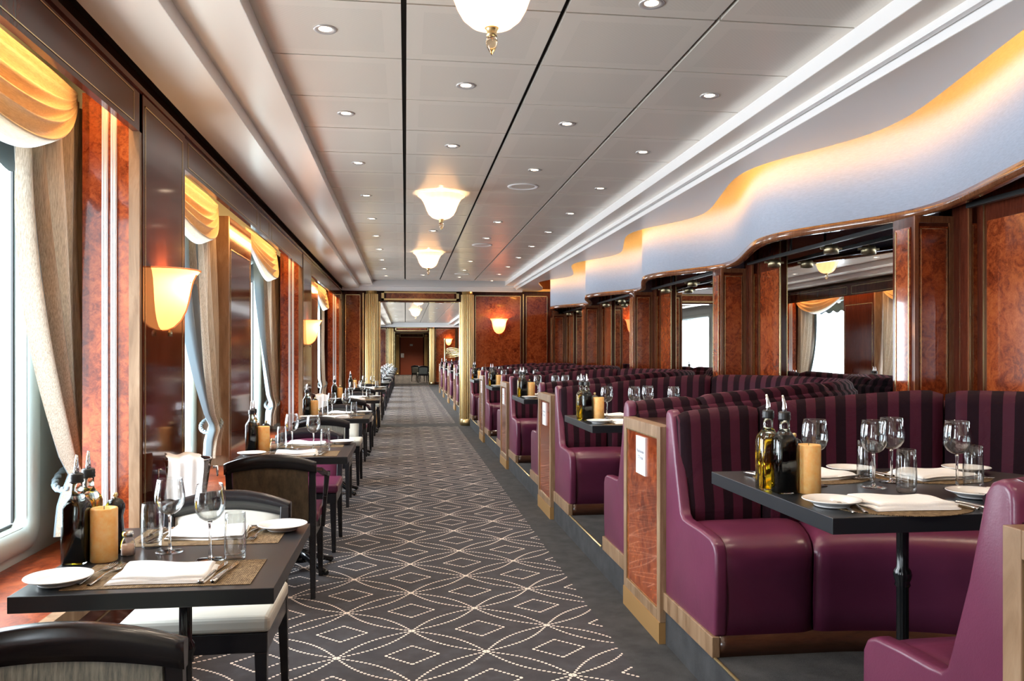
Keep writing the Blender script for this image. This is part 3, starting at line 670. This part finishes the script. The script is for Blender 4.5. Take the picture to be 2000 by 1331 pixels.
# ================================================================ TABLEWARE
def squarebottle(liquid,lname,full=1.0):
    def ring(h,z,r=.012,n=4):
        o=[]
        for cx,cy,t0 in((h-r,h-r,0),(-h+r,h-r,PI/2),(-h+r,-h+r,PI),(h-r,-h+r,1.5*PI)):
            for k in range(n): t=t0+PI/2*k/(n-1); o.append((cx+r*math.cos(t),cy+r*math.sin(t),z))
        return o
    def stack(L): 
        b=B(); P=[ring(h,z,min(r,h*.999)) for h,z,r in L]; b.quadgrid(P,cv=True); m=len(P[0])
        b.f.append(tuple(range(m))[::-1]); b.f.append(tuple((len(P)-1)*m+k for k in range(m))); return b
    out=[(.026,0,.008),(.0285,.004,.01),(.0285,.165,.01),(.027,.178,.014),(.020,.194,.018),(.0145,.205,.0144),(.0135,.215,.0134),(.0135,.245,.0134)]
    ins=[(.024,.006,.008),(.0262,.008,.009),(.0262,.165,.009),(.024,.176,.014)] + ([(.018,.190,.017)] if full>1 else [])
    gl=stack(out).mesh('bottle_glass',GREENG)
    li=stack(ins).mesh(lname,liquid)
    co=B().lathe([(0,.238),(.0155,.238),(.0165,.242),(.0155,.247),(.0165,.252),(.0155,.257),(.016,.262),(.012,.266),(0,.266)],20).mesh('collar',BLACKP)
    sp=B().tube([(0,0,.26),(0,0,.275),(0,0,.29),(-.001,.003,.303),(-.002,.008,.318)],[.006,.0065,.005,.0042,.003],10).mesh('pourer_spout',CHROME)
    return [('bottle_glass',gl,None,None),(lname,li,None,None),('collar',co,None,None),('pourer_spout',sp,None,None)]
VB=squarebottle(VINE,'vinegar',2); OB=squarebottle(OIL,'oil')
CANDLE=[('wax',B().lathe([(0,.001),(.033,0),(.0345,.002),(.0345,.134),(.033,.137),(.027,.137),(.024,.13),(0,.129)],36).mesh('wax',WAX),None,None),('wick',B().lathe([(0,.128),(.001,.128),(.001,.142),(0,.142)],6).mesh('wick',BLACKP),None,None)]
def wg():
    bowl=[(.0,.105),(.006,.1055),(.015,.108),(.026,.116),(.0345,.130),(.0385,.146),(.038,.164),(.0345,.188),(.0315,.205),(.0312,.2055),(.0305,.205),(.0337,.188),(.037,.164),(.0375,.147),(.0336,.132),(.025,.118),(.0145,.111),(0,.1085)]
    a=B().lathe(bowl,32).mesh('bowl',THIN)
    s=B().lathe([(0,.005),(.006,.006),(.0042,.015),(.0035,.03),(.0033,.08),(.0042,.097),(.006,.1045),(0,.1045)],16).mesh('stem',GLASS)
    f=B().lathe([(0,0),(.0355,0),(.0362,.0012),(.030,.0026),(.015,.0045),(.006,.006),(0,.006)],32).mesh('foot',GLASS)
    return [('bowl',a,None,None),('stem',s,None,None),('foot',f,None,None)]
def scl(me,sx,sz):
    for v in me.vertices: v.co.x*=sx; v.co.y*=sx; v.co.z*=sz
    return me
WG=wg()
for q in WG: scl(q[1],1.14,1.08)
for q in VB+OB: scl(q[1],1.18,.97)
for q in CANDLE: scl(q[1],1.07,1.12)
TUMB=B().lathe([(0,.0),(.024,0),(.0275,.004),(.0285,.02),(.0295,.045),(.0285,.085),(.0265,.12),(.0258,.1205),(.0253,.12),(.0272,.085),(.0282,.045),(.0272,.022),(.024,.015),(0,.0135)],32).mesh('water_tumbler',THIN); scl(TUMB,1.06,1.15)
PLATE=[('plate_well',B().lathe([(0,0),(.047,0),(.05,.002),(.051,.005),(.049,.0075),(.0,.0065)],48).mesh('plate_well',CERAM),None,None),('plate_rim',B().lathe([(.049,.003),(.056,.008),(.07,.014),(.081,.0185),(.083,.020),(.0825,.0215),(.08,.0215),(.068,.0175),(.055,.0115),(.048,.0075)],48).mesh('plate_rim',CERAM),None,None)]
def fork():
    b=B(); 
    hs=[(0,-.10,.005,.0),(0,-.095,.0075,.001),(0,-.06,.0062,.003),(0,-.02,.0032,.006),(0,.02,.0032,.006),(0,.038,.009,.003),(0,.052,.0115,.002)]
    P=[]
    for x,y,w,z in hs: P.append([(-w,y,z),(-w*.5,y,z+.0022),(w*.5,y,z+.0022),(w,y,z),(0,y,z-.0008)])
    b.quadgrid(P,cv=True)
    for k in(-1.5,-.5,.5,1.5):
        pts=[(k*.006,.05,.0028),(k*.0062,.07,.002),(k*.006,.088,.0035),(k*.0058,.1,.007)]; b.tube(pts,[.0017,.0016,.0014,.0008],6)
    return b.mesh('fork',STEEL)
def knife():
    hd=B(); P=[]
    for y,w,z in((-.11,.004,.002),(-.107,.0078,.003),(-.09,.009,.0042),(-.05,.0075,.0045),(-.015,.0058,.004),(0,.0055,.0035)): P.append([(w*math.cos(t),y,z+.0035*math.sin(t)+.0015) for t in[2*PI*k/10 for k in range(10)]])
    hd.quadgrid(P,cv=True)
    bl=B(); bl.prism([(-.0055,0),(.0052,0),(.007,.04),(.0078,.075),(.006,.095),(-.002,.108),(-.0055,.09)],'z',.002,.0036)
    return [('handle',hd.mesh('handle',STEEL),None,None),('blade',bl.mesh('blade',STEEL),None,None)]
FORK=fork(); KNIFE=knife()
def napkin(seed,w=.25,d=.175,th=.018):
    r=random.Random(seed); NU,NV=28,20; 
    def h(u,v): return .0022*math.sin(u*7+seed)+.002*math.sin(v*8+seed*2+u*3)+.006*math.exp(-((u-.75)**2+(v-.1)**2)*30)
    P=[]
    b=B()
    for L in range(2):
        z0=L*(th/2); ins=.006*L; top=[[(-w/2+ins*(1-2*u)+w*u+.006*math.sin(v*3+L+seed),-d/2+d*v+(.008 if L else 0)*(1-v)+.004*math.sin(u*5+L),z0+th/2*(1 if .02<u<.98 and .02<v<.98 else .35)+h(u,v)) for v in[j/NV for j in range(NV+1)]] for u in[i/NU for i in range(NU+1)]]
        bot=[[(p[0],p[1],z0+.0005) for p in row] for row in top]
        b.quadgrid(top); b.quadgrid(bot)
        for e in(0,NU): b.quadgrid([top[e],bot[e]])
        for e in(0,NV): b.quadgrid([[row[e] for row in top],[row[e] for row in bot]])
    return b.mesh('folded_napkin',NAPK,fix=False)
NAP=[napkin(k) for k in range(4)]
MAT=B().box(-.235,-.13,0,.235,.13,.002).mesh('placemat',WEAVE,.001)
MATR=B().prism([(.205*math.cos(t/40*2*PI),.155*math.sin(t/40*2*PI)) for t in range(40)],'z',0,.002).mesh('placemat',WEAVE)
SHK=[('jar',B().lathe([(0,0),(.019,0),(.021,.004),(.021,.03),(.018,.045),(.014,.052),(.013,.056),(0,.056)],20).mesh('jar',THIN),None,None),('salt',B().lathe([(0,.003),(.0185,.003),(.0185,.033),(0,.034)],20).mesh('salt',SALT),None,None),('cap',B().lathe([(0,.056),(.0155,.056),(.016,.067),(.013,.073),(0,.075)],20).mesh('cap',STEEL),None,None)]
MILL=[('mill_body',B().lathe([(0,0),(.028,0),(.029,.03),(.024,.08),(.022,.11),(.027,.13),(.0275,.143),(.02,.158),(.01,.164),(0,.165)],28).mesh('mill_body',BLACKG),None,None),('knob',B().lathe([(0,.163),(.005,.163),(.004,.168),(.0075,.173),(.006,.18),(0,.182)],16).mesh('knob',BRASS),None,None)]
def pedestal(h):
    n=48; P=[]
    b=B().lathe([(0,.06),(.03,.06),(.034,.07),(.026,.085),(.019,.1),(.019,h*.60),(.025,h*.61),(.022,h*.625),(.026,h*.64),(.029,h*.66),(.026,h*.68),(.019,h*.695),(.019,h-.1),(.026,h-.09),(.026,h-.075),(.021,h-.06),(.021,h-.02),(.04,h-.01),(.04,h),(0,h)],n,flute=.10,fn=12)
    f=B()
    for k in range(4):
        t=PI/4+k*PI/2; c,s=math.cos(t),math.sin(t)
        f.tube([(0.01*c,.01*s,.10),(.07*c,.07*s,.085),(.15*c,.15*s,.05),(.22*c,.22*s,.028),(.245*c,.245*s,.02),(.26*c,.26*s,.02)],[.03,.022,.016,.018,.02,.012],10)
    f.lathe([(0,.04),(.05,.05),(.05,.075),(.02,.12),(0,.12)],20)
    return b.mesh('pedestal_column',BLACKG),f.mesh('pedestal_foot',BLACKG)
pc,pf_=pedestal(.705)
def shiftmesh(me,x,y):
    m=me.copy()
    for v in m.vertices: v.co.x+=x; v.co.y+=y
    return m
LT=[('tabletop',B().box(-.32,-.405,.708,.32,.405,.75).mesh('tabletop',TOP,.002),None,None),('pedestal_column',pc,None,None),('pedestal_foot',pf_,1,None)]
def rt_top():
    pts=[(1.135,-.44),(1.95,-.44)]
    for k in range(17): a=-PI/2+PI*k/16; pts.append((1.95+.33*math.cos(a),.44*math.sin(a)))
    pts+=[(1.135,.44)]
    return B().prism(pts,'z',.705,.75).mesh('tabletop',TOP,.002)
RT=[('tabletop',rt_top(),None,None)]
for px in(1.62,2.02): RT+= [('pedestal_column',shiftmesh(pc,px,0),None,None),('pedestal_foot',shiftmesh(pf_,px,0),len(RT),None)]
# ---------------------------------------------------------------- chairs
def chair(seatm,backout,backin,arms):
    sp=[]; bw=BLACKW
    sp.append(('seat_cushion',B().box(-.245,-.205,.405,.245,.245,.462).mesh('seat_cushion',seatm,.018,seg=3),None,None))
    sp.append(('seat_frame',B().box(-.235,-.22,.335,.235,.235,.404).mesh('seat_frame',bw,.004),None,None))
    for x in(-1,1):
        sp.append(('leg',B().bar((x*.212,.212,.335),(x*.218,.222,0),.042,.042,.026,.026,up=(0,1,0)).mesh('leg',bw,.003),None,None))
    for x in(-1,1):
        b=B(); b.bar((x*.218,-.225,.40),(x*.225,-.262,0),.04,.04,.026,.028,up=(0,1,0)); b.bar((x*.218,-.225,.40),(x*.222,-.275,.74),.04,.04,.034,.03,up=(0,1,0))
        sp.append(('leg',b.mesh('leg',bw,.003),None,None))
    P=[];n=24
    for i in range(n+1):
        u=-1+2*i/n; x=.245*u; c=1-u*u; y=-.275-.022*c; zt=.755+.05*c; hgt=.085-.02*c*0
        zb=.695+.035*c
        P.append([(x,y-.016,zb),(x,y-.022,zt-.006),(x,y-.014,zt),(x,y+.008,zt),(x,y+.016,zt-.006),(x,y+.012,zb)])
    b=B(); b.quadgrid(P,cv=True); m=6; b.f.append(tuple(range(m))[::-1]); b.f.append(tuple(n*m+k for k in range(m)))
    sp.append(('top_rail',b.mesh('top_rail',bw),None,None))
    def pad(y0,mat,nm,th):
        P=[]; n=14
        for i in range(n+1):
            u=-1+2*i/n; x=.2*u; c=1-u*u; col=[]
            for j in range(9):
                v=j/8; z=.42+(.705+.03*c-.42)*v; e=min(1,(1-abs(u))*6)*min(1,min(v,1-v)*8+.1)
                col.append((x,-.232-.045*v-.016*c+y0+th*e,z))
            P.append(col)
        return (nm,B().quadgrid(P).mesh(nm,mat),None,None)
    sp.append(pad(.0,backin,'backrest',.022)); sp.append(pad(-.012,backout,'back_upholstery',-.010))
    if arms:
        for x in(-1,1):
            pts=[(x*.225,-.262,.715),(x*.25,-.17,.70),(x*.268,-.07,.665),(x*.272,.02,.645),(x*.272,.06,.65)]
            b=B(); 
            for p,q in zip(pts,pts[1:]): b.bar(p,q,.036,.024)
            b.bar((x*.272,.045,.65),(x*.262,.03,.52),.03,.04,.024,.03,up=(0,1,0)); b.bar((x*.262,.03,.52),(x*.25,.03,.34),.024,.03,.024,.034,up=(0,1,0))
            sp.append(('armrest',b.mesh('armrest',bw,.005),None,None))
    return sp
CH_FAB=chair(CREAML,FABG,FABG,False); CH_CR=chair(CREAML,CREAML,CREAML,False); CH_ARM=chair(PLUM,FABB,PLUM,True); CH_PL=chair(PLUM,FABG,PLUM,False)
# ---------------------------------------------------------------- left tables
TL=['nearest window table','second window table','third window table','fourth window table','fifth window table']
TY=[2.575,5.285,8.13,11.2,14.45]; TX=-.655
def set_left(k,y,full=True):
    t=TL[k]; Z=.75; X=TX
    def at(x,yy,z=0): return (X+x,y+yy,Z+z)
    g=' on the '+t
    inst('dining_table',LT,(X,y,0),'charcoal rectangular dining table laid for two, '+['nearest by the window','second along the window wall','third along the window wall','fourth along the window wall','last before the column'][k],'table','window tables')
    for s,nm in((-1,'nearer'),(1,'farther')):
        inst('placemat',MAT,at(.02,s*.235),'rectangular brown woven placemat, %s one%s'%(nm,g),'placemat','woven placemats on the window tables')
        inst('folded_napkin',NAP[(k+(s>0))%4],at(.01,s*.255,.003),'folded white napkin on the %s placemat%s'%(nm,g),'napkin','napkins on the window tables',0 if s<0 else PI)
        inst('side_plate',PLATE,at(.24*s,s*.30,.003 if 0 else .0025),'small white side plate at the %s setting%s'%(nm,g),'plate','side plates on the window tables')
        if full:
            for j in(0,1):
                inst('fork',FORK,at(s*(.142+.03*j),s*(.235-.012*j),.004),'%s of two forks at the %s setting%s'%(['inner','outer'][j],nm,g),'fork','forks on the window tables',(-.12 if s<0 else PI-.12))
                inst('table_knife',KNIFE,at(-s*(.138+.032*j),s*(.245),.004),'%s of two knives at the %s setting%s'%(['inner','outer'][j],nm,g),'knife','knives on the window tables',(-.12 if s<0 else PI-.12))
    inst('wine_glass',WG,at(-.055,.035),'stemmed wine glass nearer the window%s'%g,'wine glass','wine glasses on the window tables')
    inst('wine_glass',WG,at(.09,-.085),'stemmed wine glass nearer the aisle%s'%g,'wine glass','wine glasses on the window tables')
    inst('water_tumbler',TUMB,at(-.125,.095),'plain water tumbler nearer the window%s'%g,'tumbler','tumblers on the window tables')
    inst('water_tumbler',TUMB,at(.163,-.095),'plain water tumbler nearer the aisle%s'%g,'tumbler','tumblers on the window tables')
    inst('vinegar_bottle',VB,at(-.283,-.07),'square bottle of dark vinegar with pourer%s'%g,'bottle','vinegar bottles on the window tables')
    inst('oil_bottle',OB,at(-.287,.03),'square bottle of golden olive oil%s'%g,'bottle','oil bottles on the window tables')
    inst('pillar_candle',CANDLE,at(-.213,-.055),'orange pillar candle%s'%g,'candle','pillar candles on the window tables')
    inst('pepper_mill',MILL,at(-.215,.045),'black pepper mill with brass knob behind the candle%s'%g,'pepper mill','pepper mills on the window tables')
    inst('salt_shaker',SHK,at(-.165,.0),'glass salt shaker with metal cap%s'%g,'salt shaker','salt shakers on the window tables')
for k,y in enumerate(TY): set_left(k,y,k<3)
# forks: window-side setting mirrored for the nearer place handled by sign above
CHN=[(CH_FAB,'ribbed grey fabric back'),(CH_ARM,'dark brown back and plum seat'),(CH_FAB,'ribbed grey fabric back'),(CH_ARM,'dark brown back and plum seat'),(CH_FAB,'ribbed grey fabric back')]
CHF=[(CH_CR,'cream leather seat and back'),(CH_PL,'plum leather seat and back'),(CH_CR,'cream leather seat'),(CH_CR,'cream leather seat'),(CH_CR,'cream leather seat')]
NY=[2.07,4.90,7.62,10.72,13.98]; FY=[3.11,5.92,8.78,11.85,15.05]
for k in range(5):
    s,d=CHN[k]; inst('dining_armchair' if s is CH_ARM else 'dining_chair',s,(-.70 if k==0 else -.73,NY[k],0),'black chair with %s, turned away at the %s'%(d,TL[k]),'chair','chairs at the window tables')
    s,d=CHF[k]; inst('dining_chair',s,(-.70,FY[k],0),'black chair with %s, facing the camera at the %s'%(d,TL[k]),'chair','chairs at the window tables',PI)
# ice buckets with napkins
def bucket():
    P=[(0,.0),(.07,0),(.075,.01),(.1,.19),(.104,.2),(.108,.2),(.108,.206),(.098,.206),(.094,.19),(.07,.02),(0,.015)]
    bk=B().lathe([(r,z+.66) for r,z in P],36).mesh('bucket',CHROME)
    st=B().lathe([(0,0),(.14,0),(.14,.01),(.03,.03),(.014,.05),(.014,.62),(.05,.64),(.075,.658),(0,.658)],24).mesh('stand',CHROME)
    hd=B()
    for s in(-1,1): hd.tube([(s*.108,0,.82),(s*.128,0,.82)],.006,8); hd.tube([(s*.127,.02*math.cos(t/16*2*PI),.80+.022*math.sin(t/16*2*PI)) for t in range(16)],.004,6,True)
    return [('bucket',bk,None,None),('ring_handle',hd.mesh('ring_handle',CHROME),0,None),('stand',st,None,None)]
BK=bucket()
def drapenap():
    n=24; P=[]
    for i in range(n+1):
        u=-1+2*i/n; row=[]
        for j in range(33):
            s=-1+2*j/32; yy=.113*max(-1,min(1,s*2.2)); dz=max(0,abs(s)-.45)*.32
            row.append((.075*u+.004*math.sin(s*9),yy+(.003*math.sin(u*9+s*2)+.006)*(1 if s>0 else -1)*(abs(s)>.4), .872+.006*math.sin(u*5)-.05*0-dz+.008*math.cos(s*PI/2)))
        P.append(row)
    return B().quadgrid(P).mesh('draped_napkin',NAPK,fix=False)
DN=drapenap()
for k,(x,y,l) in enumerate(((-1.0,3.98,'below the nearest wall lamp'),(-.98,9.85,'below the second wall lamp'))):
    inst('wine_bucket',BK,(x,y,0),'chrome wine bucket with ring handles on a stand '+l,'wine bucket','chrome wine buckets',.3)
    inst('draped_napkin',DN,(x-.02,y,0),'white linen napkin draped over the wine bucket '+l,'napkin','napkins on the wine buckets',.3)
# ---------------------------------------------------------------- booth tables
BT=['nearest booth table','second booth table','third booth table','fourth booth table','fifth booth table']
def set_right(k,yc,full=2):
    Z=.75+PLZ; g=' on the '+BT[k]; y=yc-.08
    inst('booth_table',RT,(0,y,PLZ),'long charcoal table with rounded end inside the %s'%['nearest booth','second booth','third booth','fourth booth','fifth booth by the column'][k],'table','booth tables')
    def at(x,yy,z=0): return (x,y+yy,Z+z)
    inst('oil_bottle',OB,at(1.172,.035),'square bottle of golden olive oil with steel pourer'+g,'bottle','oil bottles on the booth tables')
    inst('vinegar_bottle',VB,at(1.192,-.04),'square bottle of dark vinegar with steel pourer'+g,'bottle','vinegar bottles on the booth tables')
    inst('pillar_candle',CANDLE,at(1.268,-.05),'orange pillar candle'+g,'candle','pillar candles on the booth tables')
    inst('pepper_mill',MILL,at(1.262,.035),'dark pepper mill half hidden behind the candle'+g,'pepper mill','pepper mills on the booth tables')
    places=[(1.42,-.32,-1,'nearer aisle-side'),(1.42,.24,1,'farther aisle-side'),(1.90,-.20,-1,'nearer wall-side'),(1.80,.13,1,'farther wall-side')]
    places=[(1.42,-.30,-1,'nearer aisle-side'),(1.43,.25,1,'farther aisle-side'),(1.93,-.22,-1,'nearer wall-side'),(1.86,.20,1,'farther wall-side')]
    for j,(x,yy,s,nm) in enumerate(places):
        inst('placemat',MATR,at(x,yy),'oval brown woven placemat at the %s place%s'%(nm,g),'placemat','oval placemats on the booth tables')
        inst('folded_napkin',NAP[j],at(x,yy,.003),'folded white napkin at the %s place%s'%(nm,g),'napkin','napkins on the booth tables',0 if s<0 else PI+.2)
        if k<3 or s<0: inst('side_plate',PLATE,at(x+s*.20,yy+.02*s+(.04 if s<0 else .07),.002),'small white side plate at the %s place%s'%(nm,g),'plate','side plates on the booth tables')
        if full>=2:
            for q in(0,1):
                inst('fork',FORK,at(x+s*(.178-.034*q),yy,.004),'%s of two forks at the %s place%s'%(['outer','inner'][q],nm,g),'fork','forks on the booth tables',(-.2 if s<0 else PI-.2))
                inst('table_knife',KNIFE,at(x-s*(.145+.032*q),yy-.02*0,.004),'%s of two knives at the %s place%s'%(['inner','outer'][q],nm,g),'knife','knives on the booth tables',(.2 if s<0 else PI+.2))
    for x,yy,nm in((1.356,.08,'beside the candle'),(1.53,.02,'near the middle of the nearer side'),(1.653,.115,'near the middle of the farther side'),(1.785,-.04,'towards the wall')):
        inst('wine_glass',WG,at(x,yy),'stemmed wine glass %s%s'%(nm,g),'wine glass','wine glasses on the booth tables')
    for x,yy,nm in((1.575,-.09,'nearer the camera in the middle'),(1.59,.165,'at the back in the middle'),(1.85,-.03,'towards the wall')):
        inst('water_tumbler',TUMB,at(x,yy),'clear water tumbler %s%s'%(nm,g),'tumbler','tumblers on the booth tables')
for k,y in enumerate(BC): set_right(k,y,2 if k<1 else 0)
# ---------------------------------------------------------------- far room furniture
LTf=LT; far_y=[17.6,20.5,23.4,26.3,29.2,32.1,34.9]
for k,y in enumerate(far_y):
    n=ORD[k]; 
    inst('dining_table',LT,(TX,y,0),'distant window-side table beyond the opening, %s in its row'%n,'table','window tables in the far room')
    inst('dining_armchair' if k%2 else 'dining_chair',CH_ARM if k%2 else CH_FAB,(-.70,y-.42,0),'distant black chair turned away at the %s table of the far room'%n,'chair','chairs in the far room')
    inst('dining_chair',CH_CR if k%2 else CH_PL,(-.70,y+.55,0),'distant chair facing the camera at the %s table of the far room'%n,'chair','chairs in the far room',PI)
    for x,yy,q in((-.06,.03,'left'),(.09,-.08,'right')): inst('wine_glass',WG,(TX+x,y+yy,.75),'distant wine glass, %s one on the %s far room table'%(q,n),'wine glass','wine glasses in the far room')
    inst('water_tumbler',TUMB,(TX+.15,y-.11,.75),'distant tumbler on the %s far room table'%n,'tumbler','tumblers in the far room')
    inst('side_plate',PLATE,(TX+.225,y+.3,.75),'distant side plate on the %s far room table'%n,'plate','plates in the far room')
    inst('folded_napkin',NAP[k%4],(TX,y-.24,.75),'distant folded napkin on the %s far room table'%n,'napkin','napkins in the far room')
for k,y in enumerate(BC2):
    n=ORD[k]; y-=.08
    inst('booth_table',RT,(0,y,PLZ),'distant booth table beyond the column, %s in its row'%n,'table','booth tables in the far room')
    inst('vinegar_bottle',VB,(1.19,y-.04,.91),'distant vinegar bottle on the %s far room booth table'%n,'bottle','bottles in the far room')
    inst('pillar_candle',CANDLE,(1.27,y-.05,.91),'distant orange candle on the %s far room booth table'%n,'candle','candles in the far room')
    inst('side_plate',PLATE,(1.23,y-.26,.91),'distant side plate on the %s far room booth table'%n,'plate','plates in the far room booths')
for x,y,rz,l,s in((.80,39.0,.1,'grey-backed chair standing in the aisle past the second opening, nearer one',CH_FAB),(.62,40.6,-.5,'dark chair behind the grey-backed one past the second opening',CH_PL),(1.35,40.4,PI,'dark chair on the far side of the distant table past the second opening',CH_FAB)):
    inst('dining_chair',s,(x,y,0),l,'chair','chairs past the second opening',rz)
inst('dining_table',LT,(1.3,39.7,0),'distant small table beside the aisle past the second opening','table')
for y in(40,44,48,51.5): light('far_hall_fill','SPOT',(.4,y,2.65),260,(1,.85,.65),spot_size=2.4,spot_blend=.8,shadow_soft_size=.1)  # added fill spots brighten the far hall and door; no fittings here
